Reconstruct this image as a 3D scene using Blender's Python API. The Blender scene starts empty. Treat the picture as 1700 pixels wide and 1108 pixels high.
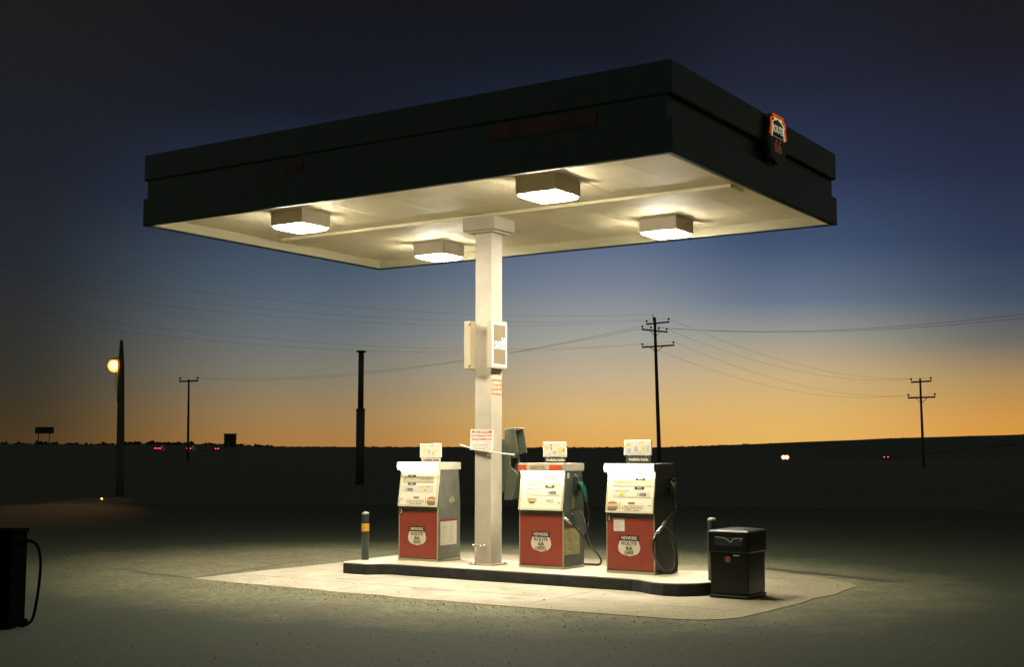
import bpy, math, random
from mathutils import Vector, Matrix
R = math.radians
random.seed(66)
S = bpy.context.scene
COL = S.collection

# ------------------------------------------------------------------ camera
FPX, YAW, PITCH = 2105.04, 0.5775, 0.0911
CX, CY, HC = 9.393, -13.8484, 1.65
cam = bpy.data.cameras.new('camera'); cam.sensor_width = 36.0
cam.lens = FPX / 1700 * 36.0
cam.clip_start = 0.05; cam.clip_end = 9000
co = bpy.data.objects.new('camera', cam); COL.objects.link(co)
co.location = (CX, CY, HC)
co.rotation_euler = (math.pi / 2 + PITCH, R(-0.02), YAW)
S.camera = co
S.render.resolution_x, S.render.resolution_y = 1024, 668
S.view_settings.view_transform = 'Standard'
S.view_settings.look = 'None'
S.view_settings.exposure = 0.0
S.view_settings.gamma = 1.0
S.cycles.max_bounces = 6
S.cycles.diffuse_bounces = 4
S.cycles.sample_clamp_indirect = 6.0
S.cycles.use_denoising = True

def lin(c):
    c = c / 255.0
    return c / 12.92 if c <= 0.04045 else ((c + 0.055) / 1.055) ** 2.4
def rgb(r, g, b, a=1.0):
    return (lin(r), lin(g), lin(b), a)

SKYCOMP = 0.9
HAZE = 0.0         # density of the night air; its box is 14 m high and 750 m to each side
# ------------------------------------------------------------------ world: dusk sky, by direction
W = bpy.data.worlds.new('World'); S.world = W; W.use_nodes = True
nt = W.node_tree; nt.nodes.clear()
def wn(t, **k):
    n = nt.nodes.new(t)
    for a, b in k.items(): setattr(n, a, b)
    return n
def wm(op, a, b=None, c=None):
    n = wn('ShaderNodeMath', operation=op)
    for i, v in enumerate((a, b, c)):
        if v is None: continue
        if hasattr(v, 'links') or hasattr(v, 'default_value'): nt.links.new(v, n.inputs[i])
        else: n.inputs[i].default_value = v
    return n.outputs[0]
tc = wn('ShaderNodeTexCoord')
sep = wn('ShaderNodeSeparateXYZ'); nt.links.new(tc.outputs['Generated'], sep.inputs[0])
elev = wm('MULTIPLY', wm('ARCSINE', sep.outputs[2]), 180 / math.pi)
# azimuth clockwise from the camera heading (degrees)
gx, gy = math.cos(YAW), math.sin(YAW)
xr = wm('ADD', wm('MULTIPLY', sep.outputs[0], gx), wm('MULTIPLY', sep.outputs[1], gy))
yf_ = wm('ADD', wm('MULTIPLY', sep.outputs[0], -gy), wm('MULTIPLY', sep.outputs[1], gx))
az = wm('MULTIPLY', wm('ARCTAN2', xr, yf_), 180 / math.pi)
EMAX = 40.0
ev = wm('DIVIDE', wm('MAXIMUM', elev, 0.0), EMAX)
def ramp(stops):
    n = wn('ShaderNodeValToRGB'); cr = n.color_ramp
    cr.interpolation = 'LINEAR'
    while len(cr.elements) > 1: cr.elements.remove(cr.elements[-1])
    cr.elements[0].position = stops[0][0] / EMAX; cr.elements[0].color = rgb(*stops[0][1])
    for e, c in stops[1:]:
        el = cr.elements.new(e / EMAX); el.color = rgb(*c)
    nt.links.new(ev, n.inputs[0])
    return n.outputs[0]
NIGHT_FILL = ramp([(0, (98, 92, 70)), (10, (90, 92, 78)), (40, (66, 72, 70))])  # unseen sky behind the camera, brightened to lift the dark surfaces
A1 = ramp([(0, (78, 58, 32)), (1.2, (66, 54, 36)), (3.5, (52, 50, 44)), (8, (38, 42, 48)), (12, (30, 34, 42)), (20, (28, 28, 26)), (40, (60, 66, 66))])
A2 = ramp([(0, (174, 122, 62)), (1.5, (158, 128, 84)), (3.3, (130, 124, 108)), (5.3, (104, 112, 116)), (7.5, (78, 94, 110)), (11, (42, 54, 80)), (15, (25, 29, 40)), (20, (22, 23, 27)), (40, (60, 66, 68))])
A3 = ramp([(0, (228, 168, 84)), (1.6, (220, 180, 112)), (3.3, (194, 174, 142)), (5.2, (160, 160, 152)), (7.5, (118, 130, 146)), (10, (76, 94, 132)), (14, (34, 44, 70)), (14.8, (31, 40, 62)), (17.5, (23, 27, 37)), (20, (21, 23, 28)), (40, (60, 66, 68))])
A3b = ramp([(0, (232, 180, 92)), (1.6, (222, 180, 108)), (3.2, (204, 176, 128)), (5.0, (156, 154, 142)), (6.6, (104, 118, 138)), (9, (66, 84, 114)), (12, (46, 56, 84)), (16, (34, 38, 54)), (20, (27, 29, 38)), (40, (60, 66, 68))])
A4 = ramp([(0, (222, 152, 62)), (1.2, (210, 150, 70)), (3.0, (168, 138, 90)), (4.6, (106, 104, 100)), (6.4, (66, 80, 98)), (8.5, (48, 60, 84)), (12, (38, 44, 66)), (17, (29, 29, 37)), (20, (27, 27, 29)), (40, (60, 66, 66))])
def seg(a0, a1):
    n = wn('ShaderNodeMapRange', interpolation_type='SMOOTHSTEP')
    n.inputs['From Min'].default_value = a0; n.inputs['From Max'].default_value = a1
    nt.links.new(az, n.inputs['Value']); return n.outputs[0]
def mix(f, a, b):
    n = wn('ShaderNodeMix', data_type='RGBA')
    nt.links.new(f, n.inputs[0]); nt.links.new(a, n.inputs[6]); nt.links.new(b, n.inputs[7]); return n.outputs[2]
c = mix(seg(-70, -26), NIGHT_FILL, A1)
c = mix(seg(-22, -9), c, A2)
c = mix(seg(-9, 4.5), c, A3)
c = mix(seg(4.5, 12), c, A3b)
c = mix(seg(12, 22.5), c, A4)
c = mix(seg(26, 80), c, NIGHT_FILL)
bg = wn('ShaderNodeBackground')
# the real sky is brighter than it looks through the low haze
path_ = wm('MINIMUM', wm('DIVIDE', 12.4, wm('MAXIMUM', wm('ABSOLUTE', sep.outputs[2]), 0.001)), 750.0)
nt.links.new(wm('EXPONENT', wm('MULTIPLY', path_, HAZE * SKYCOMP)), bg.inputs['Strength'])
nt.links.new(c, bg.inputs['Color'])
wo = wn('ShaderNodeOutputWorld'); nt.links.new(bg.outputs[0], wo.inputs['Surface'])

# the sun is already below the horizon: the only other light is that of the lamps themselves
LAMP = 320.0          # radiance of the canopy lenses
TUBE = 16.0           # radiance of the dispensers' fluorescent tubes

# ------------------------------------------------------------------ materials
MATS = {}
def mat(name, col, rough=0.6, metal=0.0, emit=None, estr=0.0, noise=None, bump=None, spec=0.5, coat=0.0):
    """noise = (scale, amount, detail) varies the colour; bump = (scale, strength)"""
    if name in MATS: return MATS[name]
    m = bpy.data.materials.new(name); m.use_nodes = True; t = m.node_tree
    b = t.nodes['Principled BSDF']
    b.inputs['Base Color'].default_value = (*col, 1); b.inputs['Roughness'].default_value = rough
    b.inputs['Metallic'].default_value = metal
    b.inputs['Specular IOR Level'].default_value = spec
    b.inputs['Coat Weight'].default_value = coat
    if emit:
        b.inputs['Emission Color'].default_value = (*emit, 1); b.inputs['Emission Strength'].default_value = estr
    o = t.nodes.new('ShaderNodeTexCoord')
    if noise:
        n = t.nodes.new('ShaderNodeTexNoise'); n.inputs['Scale'].default_value = noise[0]
        n.inputs['Detail'].default_value = noise[2] if len(noise) > 2 else 6
        n.inputs['Roughness'].default_value = 0.65
        t.links.new(o.outputs['Object'], n.inputs['Vector'])
        r = t.nodes.new('ShaderNodeMapRange'); r.inputs['From Min'].default_value = 0.3; r.inputs['From Max'].default_value = 0.7
        r.inputs['To Min'].default_value = 1 - noise[1]; r.inputs['To Max'].default_value = 1 + noise[1]
        t.links.new(n.outputs[0], r.inputs['Value'])
        x = t.nodes.new('ShaderNodeVectorMath'); x.operation = 'SCALE'; x.inputs[0].default_value = col
        t.links.new(r.outputs[0], x.inputs['Scale']); t.links.new(x.outputs[0], b.inputs['Base Color'])
    if bump:
        n2 = t.nodes.new('ShaderNodeTexNoise'); n2.inputs['Scale'].default_value = bump[0]; n2.inputs['Detail'].default_value = 5
        t.links.new(o.outputs['Object'], n2.inputs['Vector'])
        bu = t.nodes.new('ShaderNodeBump'); bu.inputs['Strength'].default_value = bump[1]; bu.inputs['Distance'].default_value = 0.02
        t.links.new(n2.outputs[0], bu.inputs['Height']); t.links.new(bu.outputs[0], b.inputs['Normal'])
    MATS[name] = m
    return m

cream = mat('cream_paint', (0.47, 0.42, 0.31), 0.5, noise=(3.5, 0.12, 10), bump=(30, 0.03))
soffit_m = mat('soffit_paint', (0.84, 0.75, 0.49), 0.6, noise=(1.3, 0.10), bump=(3, 0.08))
fascia_m = mat('fascia_green', (0.010, 0.032, 0.026), 0.45, noise=(3, 0.2))
stripe_m = mat('stripe_red', (0.065, 0.028, 0.021), 0.6, noise=(2.5, 0.8, 3))
lampbox_m = mat('lamp_housing', (0.86, 0.76, 0.60), 0.5)
lens_m = mat('lamp_lens', (0.9, 0.9, 0.85), 0.4, emit=(1.0, 0.91, 0.75), estr=LAMP)
red_m = mat('pump_red', (0.225, 0.037, 0.018), 0.42, noise=(5, 0.12), bump=(60, 0.03))
redh_m = mat('header_red', (0.60, 0.09, 0.03), 0.4)
side_m = mat('pump_steel', (0.155, 0.16, 0.125), 0.5, metal=0.1, noise=(6, 0.22), bump=(12, 0.06))
sided_m = mat('pump_side_dark', (0.085, 0.10, 0.075), 0.5, metal=0.2, noise=(6, 0.3), bump=(12, 0.06))
sidek_m = mat('pump_side_black', (0.022, 0.034, 0.028), 0.35, metal=0.0, noise=(6, 0.3))  # dispenser 1's side has its shade put into this colour; boots are black
trim_m = mat('pump_trim', (0.50, 0.48, 0.30), 0.4, metal=0.4)
caption_shade_m = mat('caption_and_ledge_shade', (0.05, 0.045, 0.03), 0.6)
face_m = mat('meter_face', (0.74, 0.68, 0.50), 0.35)
win_m = mat('dial_window', (0.40, 0.36, 0.25), 0.25)
win2_m = mat('dial_window_pale', (0.58, 0.55, 0.44), 0.25)
ink = mat('dark_ink', (0.035, 0.022, 0.014), 0.6)
inkb = mat('brown_ink', (0.22, 0.13, 0.06), 0.6)
paleink = mat('faded_ink', (0.36, 0.33, 0.24), 0.6)
creamsign = mat('badge_cream', (0.72, 0.64, 0.44), 0.5, noise=(20, 0.05))
paper = mat('paper_notice', (0.70, 0.66, 0.50), 0.7, noise=(25, 0.1))
papery = mat('yellowed_notice', (0.42, 0.38, 0.16), 0.7, noise=(22, 0.35))
yellow = mat('yellow_sticker', (0.75, 0.58, 0.10), 0.5, noise=(60, 0.2))
orange_s = mat('orange_print', (0.62, 0.17, 0.05), 0.6)
white_p = mat('white_paint', (0.80, 0.78, 0.68), 0.5)
tube_m = mat('fluorescent_tube', (0.9, 0.9, 0.8), 0.4, emit=(1.0, 0.90, 0.66), estr=TUBE)
glow_m = mat('lit_header', (0.9, 0.88, 0.75), 0.4, emit=(1.0, 0.90, 0.68), estr=12.0)
rubber = mat('black_rubber', (0.012, 0.013, 0.012), 0.28, spec=0.7)
chrome = mat('bright_metal', (0.75, 0.73, 0.66), 0.22, metal=0.9)
greenn = mat('green_nozzle', (0.01, 0.16, 0.09), 0.35)
black_pl = mat('black_plastic', (0.004, 0.005, 0.004), 0.28, spec=0.35, bump=(25, 0.05))
curb_m = mat('black_curb_paint', (0.016, 0.017, 0.013), 0.75, noise=(9, 0.75, 10), bump=(18, 0.5))
isl_m = mat('island_concrete', (0.58, 0.50, 0.36), 0.8, noise=(4, 0.12), bump=(40, 0.15))
bol_m = mat('bollard_green', (0.016, 0.034, 0.030), 0.4, noise=(12, 0.3))
bolband = mat('bollard_yellow', (0.62, 0.34, 0.03), 0.5, noise=(40, 0.25))
grey_box = mat('grey_hood', (0.10, 0.108, 0.075), 0.5, noise=(9, 0.2))
pale_metal = mat('pale_metal', (0.66, 0.64, 0.52), 0.4)
wood = mat('pole_wood', (0.075, 0.062, 0.045), 0.9, noise=(5, 0.3))
wire_m = mat('wire', (0.10, 0.10, 0.09), 0.5)
steel_d = mat('dark_steel', (0.06, 0.06, 0.048), 0.6)
scrub_m = mat('scrub', (0.018, 0.019, 0.010), 0.9)
sodium = mat('sodium_globe', (0.9, 0.6, 0.3), 0.4, emit=(1.0, 0.34, 0.06), estr=12.0)
taillight = mat('tail_lamp', (0.5, 0.02, 0.02), 0.4, emit=(1.0, 0.06, 0.09), estr=3.2)
headlight = mat('bright_lamp', (0.9, 0.8, 0.8), 0.4, emit=(1.0, 0.24, 0.17), estr=4.4)
carpaint = mat('car_paint', (0.02, 0.02, 0.02), 0.4)
glass_d = mat('car_glass', (0.01, 0.01, 0.012), 0.1)
marker_e = mat('marker_lamp', (0.8, 0.3, 0.1), 0.4, emit=(1.0, 0.42, 0.12), estr=10.0)
wallblk = mat('far_wall', (0.03, 0.03, 0.02), 0.9)

def ground_mat(name, c1, c2, c3, s1, s2, rough=0.9, bumps=(60, 0.4), speck=None, light_fade=None, grain=False):
    m = bpy.data.materials.new(name); m.use_nodes = True; t = m.node_tree; b = t.nodes['Principled BSDF']
    b.inputs['Roughness'].default_value = rough; b.inputs['Specular IOR Level'].default_value = 0.25
    g = t.nodes.new('ShaderNodeNewGeometry')
    def nz(s, d=6, r=0.6, dist=0.0):
        n = t.nodes.new('ShaderNodeTexNoise'); n.inputs['Scale'].default_value = s; n.inputs['Detail'].default_value = d
        n.inputs['Roughness'].default_value = r; n.inputs['Distortion'].default_value = dist
        t.links.new(g.outputs['Position'], n.inputs['Vector']); return n.outputs[0]
    def mr(v, a, b_):
        n = t.nodes.new('ShaderNodeMapRange'); n.inputs[1].default_value = a; n.inputs[2].default_value = b_
        t.links.new(v, n.inputs[0]); return n.outputs[0]
    def mx(f, a, b_, mode='MIX'):
        n = t.nodes.new('ShaderNodeMix'); n.data_type = 'RGBA'; n.blend_type = mode
        t.links.new(f, n.inputs[0])
        for v, i in ((a, 6), (b_, 7)):
            if isinstance(v, tuple): n.inputs[i].default_value = (*v, 1)
            else: t.links.new(v, n.inputs[i])
        return n.outputs[2]
    a = mx(mr(nz(s1, 5, 0.6, 0.6), 0.35, 0.65), c1, c2)
    a = mx(mr(nz(s2, 8, 0.7), 0.45, 0.75), a, c3)
    a = mx(mr(nz(11, 9, 0.85), 0.36, 0.64), a, tuple(x * .30 for x in c2), 'MIX') if grain else a
    f = nz(45, 3, 0.8); f = mr(f, 0.5, 0.72)
    k = t.nodes.new('ShaderNodeMath'); k.operation = 'MULTIPLY'; k.inputs[1].default_value = 0.5; t.links.new(f, k.inputs[0])
    a = mx(k.outputs[0], a, speck or c3)
    if light_fade:      # lamp light fading outwards, painted in as a darker colour
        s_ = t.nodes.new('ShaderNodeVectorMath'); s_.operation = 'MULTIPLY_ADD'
        s_.inputs[1].default_value = light_fade[1]; s_.inputs[2].default_value = light_fade[2]
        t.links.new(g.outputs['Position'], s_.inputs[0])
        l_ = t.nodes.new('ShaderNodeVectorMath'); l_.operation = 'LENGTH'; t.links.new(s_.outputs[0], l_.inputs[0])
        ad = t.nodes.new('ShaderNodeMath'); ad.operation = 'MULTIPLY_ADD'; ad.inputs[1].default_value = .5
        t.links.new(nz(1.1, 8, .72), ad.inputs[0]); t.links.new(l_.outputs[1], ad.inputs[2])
        dim_c = mx(mr(nz(14, 6, .8), .35, .65), tuple(x * .8 for x in light_fade[0]), tuple(x * 1.25 for x in light_fade[0]))
        a = mx(mr(ad.outputs[0], light_fade[3], light_fade[4]), a, dim_c)
    t.links.new(a, b.inputs['Base Color'])
    bu = t.nodes.new('ShaderNodeBump'); bu.inputs['Strength'].default_value = bumps[1]; bu.inputs['Distance'].default_value = 0.01
    t.links.new(nz(bumps[0], 6, 0.7), bu.inputs['Height']); t.links.new(bu.outputs[0], b.inputs['Normal'])
    return m
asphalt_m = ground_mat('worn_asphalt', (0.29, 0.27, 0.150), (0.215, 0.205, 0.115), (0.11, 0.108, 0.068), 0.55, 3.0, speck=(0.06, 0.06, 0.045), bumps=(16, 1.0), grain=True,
    light_fade=((0.027, 0.035, 0.017), (1 / 6.3, 1 / 4.7, 0), (.10, -.05, 0), 0.96, 1.38))  # far tone of the lot paints the lamps' dying light
dirt_m = ground_mat('dry_dirt', (0.075, 0.075, 0.044), (0.062, 0.064, 0.038), (0.05, 0.052, 0.03), 0.05, 0.6)
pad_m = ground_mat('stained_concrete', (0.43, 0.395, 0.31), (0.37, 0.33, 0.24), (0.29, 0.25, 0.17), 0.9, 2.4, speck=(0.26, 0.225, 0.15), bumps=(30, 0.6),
    light_fade=((0.19, 0.168, 0.10), (1 / 4.1, 1 / 3.2, 0), (.16, .10, 0), 1.02, 1.42))  # dimmer tone towards the pad's rim paints the drop in lamp light
seam_shade_m = mat('tar_seam_and_shade', (0.035, 0.035, 0.022), 0.8, noise=(6, 0.4))

# ------------------------------------------------------------------ mesh helpers
class MB:
    def __init__(s): s.v = []; s.f = []; s.sm = []
    def add(s, vs, fs, smooth=False):
        n = len(s.v); s.v += [tuple(v) for v in vs]; s.f += [tuple(i + n for i in f) for f in fs]; s.sm += [smooth] * len(fs); return s
    def box(s, x0, x1, y0, y1, z0, z1):
        return s.add([(x0, y0, z0), (x1, y0, z0), (x1, y1, z0), (x0, y1, z0), (x0, y0, z1), (x1, y0, z1), (x1, y1, z1), (x0, y1, z1)],
              [(0, 3, 2, 1), (4, 5, 6, 7), (0, 1, 5, 4), (1, 2, 6, 5), (2, 3, 7, 6), (3, 0, 4, 7)])
    def prism(s, pts, fn, a, b):
        """pts 2-D outline, fn(u, v, t) -> 3-D"""
        n = len(pts)
        vs = [fn(u, v, a) for u, v in pts] + [fn(u, v, b) for u, v in pts]
        fs = [tuple(range(n))[::-1], tuple(range(n, 2 * n))] + [(i, (i + 1) % n, n + (i + 1) % n, n + i) for i in range(n)]
        return s.add(vs, fs)
    def loft(s, rings, cap=True, smooth=False):
        n = len(rings[0]); vs = [p for r in rings for p in r]; fs = []
        for k in range(len(rings) - 1):
            for i in range(n):
                j = (i + 1) % n; fs.append((k * n + i, k * n + j, (k + 1) * n + j, (k + 1) * n + i))
        s.add(vs, fs, smooth)
        if cap:
            m = len(s.v) - len(vs); s.f.append(tuple(m + i for i in range(n))[::-1]); s.sm.append(False)
            k = m + (len(rings) - 1) * n; s.f.append(tuple(k + i for i in range(n))); s.sm.append(False)
        return s
    def cyl(s, x, y, z0, z1, r0, r1=None, n=20):
        r1 = r0 if r1 is None else r1
        return s.loft([[(x + r * math.cos(2 * math.pi * i / n), y + r * math.sin(2 * math.pi * i / n), z) for i in range(n)] for z, r in ((z0, r0), (z1, r1))], smooth=True)
    def lathe(s, x, y, prof, n=20):
        return s.loft([[(x + r * math.cos(2 * math.pi * i / n), y + r * math.sin(2 * math.pi * i / n), z) for i in range(n)] for r, z in prof], smooth=True)
    def tube(s, pts, r, n=8):
        pts = [Vector(p) for p in pts]; rings = []; up = Vector((0.13, 0.21, 1)).normalized()
        prev = None
        for i, p in enumerate(pts):
            d = (pts[min(i + 1, len(pts) - 1)] - pts[max(i - 1, 0)]).normalized()
            if prev is None:
                a = d.cross(up)
                if a.length < 1e-3: a = d.cross(Vector((1, 0, 0)))
            else: a = prev - d * prev.dot(d)
            a.normalize(); prev = a; b = d.cross(a)
            rr = r[i] if isinstance(r, (list, tuple)) else r
            rings.append([p + (a * math.cos(2 * math.pi * k / n) + b * math.sin(2 * math.pi * k / n)) * rr for k in range(n)])
        return s.loft(rings, smooth=True)
    def sphere(s, c, r, n=12, sq=1.0):
        m = n // 2 + 1
        return s.lathe(c[0], c[1], [(max(1e-3, r * math.sin(math.pi * k / m)), c[2] - r * sq * math.cos(math.pi * k / m)) for k in range(m + 1)], n)
    def build(s, name, m, parent=None, bevel=0, loc=None, rot=None):
        me = bpy.data.meshes.new(name); me.from_pydata(s.v, [], s.f); me.update()
        for p, q in zip(me.polygons, s.sm): p.use_smooth = q
        me.materials.append(m)
        o = bpy.data.objects.new(name, me); COL.objects.link(o)
        if parent is not None: o.parent = parent
        if loc: o.location = loc
        if rot: o.rotation_euler = rot
        if bevel:
            b = o.modifiers.new('bevel', 'BEVEL'); b.width = bevel; b.segments = 2; b.limit_method = 'ANGLE'
        return o
def tag(o, label=None, cat=None, group=None, kind=None):
    if label: o['label'] = label
    if cat: o['category'] = cat
    if group: o['group'] = group
    if kind: o['kind'] = kind
    return o
def empty(name, loc=(0, 0, 0), rz=0.0, **k):
    o = bpy.data.objects.new(name, None); COL.objects.link(o); o.location = loc; o.rotation_euler = (0, 0, rz)
    o.empty_display_size = 0.2
    return tag(o, **k)
def smooth_path(pts, k=6):
    P = [Vector(p) for p in pts]; out = []
    for i in range(len(P) - 1):
        a, b, c_, d = P[max(i - 1, 0)], P[i], P[i + 1], P[min(i + 2, len(P) - 1)]
        for j in range(k):
            t = j / k
            out.append(0.5 * ((2 * b) + (c_ - a) * t + (2 * a - 5 * b + 4 * c_ - d) * t * t + (3 * b - a - 3 * c_ + d) * t ** 3))
    out.append(P[-1]); return out
def text(name, s, size, m, parent, loc, rot, ext=0.0015, bold=0.0, sx=1.0, align='CENTER', shear=0.0, space=1.0):
    cu = bpy.data.curves.new('lettering', 'FONT'); cu.body = s; cu.size = size; cu.extrude = ext; cu.offset = bold
    cu.align_x = align; cu.align_y = 'CENTER'; cu.shear = shear; cu.space_character = space; cu.resolution_u = 3
    tmp = bpy.data.objects.new('lettering', cu); COL.objects.link(tmp)
    me = bpy.data.meshes.new_from_object(tmp.evaluated_get(bpy.context.evaluated_depsgraph_get()))
    bpy.data.objects.remove(tmp); bpy.data.curves.remove(cu)
    me.materials.clear(); me.materials.append(m)
    for v in me.vertices: v.co.x *= sx
    o = bpy.data.objects.new(name, me); COL.objects.link(o); o.parent = parent; o.location = loc; o.rotation_euler = rot
    return o
FRONT = (R(90), 0, 0)             # reads from -Y
RIGHT = (R(90), 0, R(90))         # reads from +X

# ------------------------------------------------------------------ terrain
def lerp_tab(t, x):
    if x <= t[0][0]: return t[0][1]
    for (a, va), (b, vb) in zip(t, t[1:]):
        if x <= b: return va + (vb - va) * (x - a) / (b - a)
    return t[-1][1]
SKY = [(-1500, 742), (0, 738.5), (150, 739.5), (250, 738), (360, 739), (450, 742.5), (600, 743), (900, 743.5), (1090, 743.5), (1200, 739.5), (1300, 735.8), (1440, 731), (1460, 729.3), (1530, 727.5), (1670, 724.5), (1690, 722.8), (1800, 722), (3200, 735)]
A300 = [(0, 0.8), (400, 0.8), (700, 0.2), (1000, -0.3), (1298, -0.95), (1500, -1.0)]
A450 = [(0, 1.8), (400, 1.7), (700, 0.6), (1000, -0.4), (1298, -1.3), (1465, -1.75), (1700, -1.2)]
def pxaz(x, y):
    dx, dy = x - CX, y - CY
    a = dx * math.cos(YAW) + dy * math.sin(YAW); f = -dx * math.sin(YAW) + dy * math.cos(YAW)
    an = max(-1.35, min(1.35, math.atan2(a, f)))
    return 850 + FPX * math.tan(an)
def terrain(x, y):
    r = math.hypot(x - CX, y - CY); p = pxaz(x, y)
    H = HC + (746.4 - lerp_tab(SKY, p)) / FPX * 650
    k = [(0, 0), (95, 0), (300, lerp_tab(A300, p)), (450, lerp_tab(A450, p)), (650, H), (800, H - 1.5), (1500, H - 14), (5000, -60)]
    return lerp_tab(k, r)
def far(px, D, z=0.0):
    t = (px - 850) / FPX
    c_, s_ = math.cos(YAW), math.sin(YAW)
    return Vector((CX + D * (-s_ + t * c_), CY + D * (c_ + t * s_), z))
def zpx(py, D): return HC + (746.4 - py) / FPX * D * 1.0
g = MB(); NA = 300; rs = [0.5, 3, 6, 10, 15, 22, 32, 45, 60, 78, 95, 120, 150, 190, 240, 300, 370, 450, 540, 600, 650, 690, 725]
vs = []; fs = []
for r in rs:
    for i in range(NA):
        a = 2 * math.pi * i / NA; x, y = CX + r * math.cos(a), CY + r * math.sin(a)
        z = terrain(x, y) + (random.uniform(-0.12, 0.12) if 500 < r < 750 else 0)
        vs.append((x, y, z - 0.012))
for k in range(len(rs) - 1):
    for i in range(NA):
        j = (i + 1) % NA; fs.append((k * NA + i, k * NA + j, (k + 1) * NA + j, (k + 1) * NA + i)[::-1])
fs = [f[::-1] for f in fs]
fs.append(tuple(range(NA)))
g.add(vs, fs, True)
tag(g.build('ground', dirt_m), kind='structure', label='dark open desert ground running to the low horizon', cat=None)

def sheet(name, pts, z, m, label, th=0.004):
    o = MB().prism(pts, lambda u, v, t: (u, v, t), z - th, z).build(name, m)
    return tag(o, kind='structure', label=label)
# asphalt lot: irregular outline
pts = []
for i in range(90):
    a = 2 * math.pi * i / 90
    pts.append((1.5 + (27 + 1.5 * math.sin(3 * a) + random.uniform(-.5, .5)) * math.cos(a), 0 + (21 + 1.2 * math.sin(5 * a) + random.uniform(-.5, .5)) * math.sin(a)))
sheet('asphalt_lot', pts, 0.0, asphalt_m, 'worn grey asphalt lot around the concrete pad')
# concrete pad with slightly ragged edges and a rounded near right corner
def edge(a, b, n, w):
    return [(a[0] + (b[0] - a[0]) * i / n + random.uniform(-w, w), a[1] + (b[1] - a[1]) * i / n + random.uniform(-w, w)) for i in range(n)]
pp = edge((-2.97, -2.36), (-1.2, -2.46), 9, .02) + edge((-1.2, -2.46), (1.6, -2.56), 12, .03) + edge((1.6, -2.56), (3.75, -2.52), 9, .02)
pp += [(3.9, -2.50), (4.12, -2.42), (4.28, -2.27), (4.38, -2.05)] + edge((4.42, -1.7), (4.47, 1.1), 9, .03) + [(4.42, 1.4), (4.22, 1.75), (3.7, 2.15), (3.1, 2.5)]
pp += edge((2.6, 2.88), (-2.75, 2.95), 10, .03) + edge((-2.8, 2.9), (-2.97, -2.2), 12, .02)
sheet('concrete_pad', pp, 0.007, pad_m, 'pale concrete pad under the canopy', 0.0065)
def strip(name, path, w, z, m, label):
    L, Rr = [], []
    for i, p in enumerate(path):
        a = Vector(path[max(i - 1, 0)]); b = Vector(path[min(i + 1, len(path) - 1)]); d = (b - a).normalized(); n = Vector((-d.y, d.x))
        ww = w * random.uniform(0.55, 1.3) * (0.25 if i in (0, len(path) - 1) else 1)
        L.append(tuple(Vector(p) + n * ww)); Rr.append(tuple(Vector(p) - n * ww))
    k = MB(); n_ = len(path)
    k.add([(x, y, z) for x, y in L] + [(x, y, z) for x, y in Rr], [(i, n_ + i, n_ + i + 1, i + 1) for i in range(n_ - 1)])
    return tag(k.build(name, m), kind='structure', label=label)
strip('crack_and_shade', [(2.45 + i * .17, 3.05 - .062 * i + random.uniform(-.02, .02)) for i in range(15)], 0.14, 0.006, seam_shade_m, 'dark strip painting the shadow behind the right end of the pad')  # shadow along the pad's far edge painted as a dark strip
strip('crack_and_shade', [(-3.05 - i * .28, -2.3 + .03 * i * (1 if i < 4 else 1.5) + random.uniform(-.03, .03)) for i in range(9)], 0.035, 0.006, seam_shade_m, 'dark crack running left from the corner of the pad')
strip('crack_and_shade', [(-3.02 - i * .08 + random.uniform(-.02, .02), -2.3 + .42 * i) for i in range(8)], 0.03, 0.006, seam_shade_m, 'dark seam along the left edge of the pad')

random.seed(31)
for y_, lb in ((-1.62, 'near'), (1.72, 'far')):
    strip('pad_joint', [(-2.9 + i * .37, y_ + random.uniform(-.006, .006)) for i in range(21)], 0.009, 0.0085, seam_shade_m, 'joint across the ' + lb + ' side of the concrete pad')
for x_, lb in ((-.55, 'left'), (2.05, 'right')):
    strip('pad_joint', [(x_ + random.uniform(-.006, .006), -2.44 + i * .2) for i in range(9)], 0.008, 0.0090, seam_shade_m, 'short joint in the ' + lb + ' front of the concrete pad')
def blot(name, x, y, rx, ry, m, label, z=0.0098):
    P_ = []
    for i in range(22):
        a_ = 2 * math.pi * i / 22; q_ = 1 + .22 * math.sin(3 * a_ + x) + random.uniform(-.10, .10); P_.append((x + rx * q_ * math.cos(a_), y + ry * q_ * math.sin(a_)))
    k_ = MB(); k_.add([(u, v, z) for u, v in P_], [tuple(range(22))]); tag(k_.build(name, m), kind='structure', label=label)
oil = mat('oil_stain', (0.20, 0.175, 0.115), 0.6, noise=(7, 0.35))
for i, (x_, y_, a_, b_) in enumerate(((.35, -1.75, .30, .13), (1.65, -1.95, .16, .07), (-1.3, -1.35, .16, .08), (2.9, -1.6, .24, .12), (1.1, -1.25, .10, .06), (3.3, -1.2, .12, .05))):
    blot('oil_stain', x_, y_, a_, b_, oil, 'faint dark oil stain on the concrete pad')
random.seed(77); k = MB()
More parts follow.
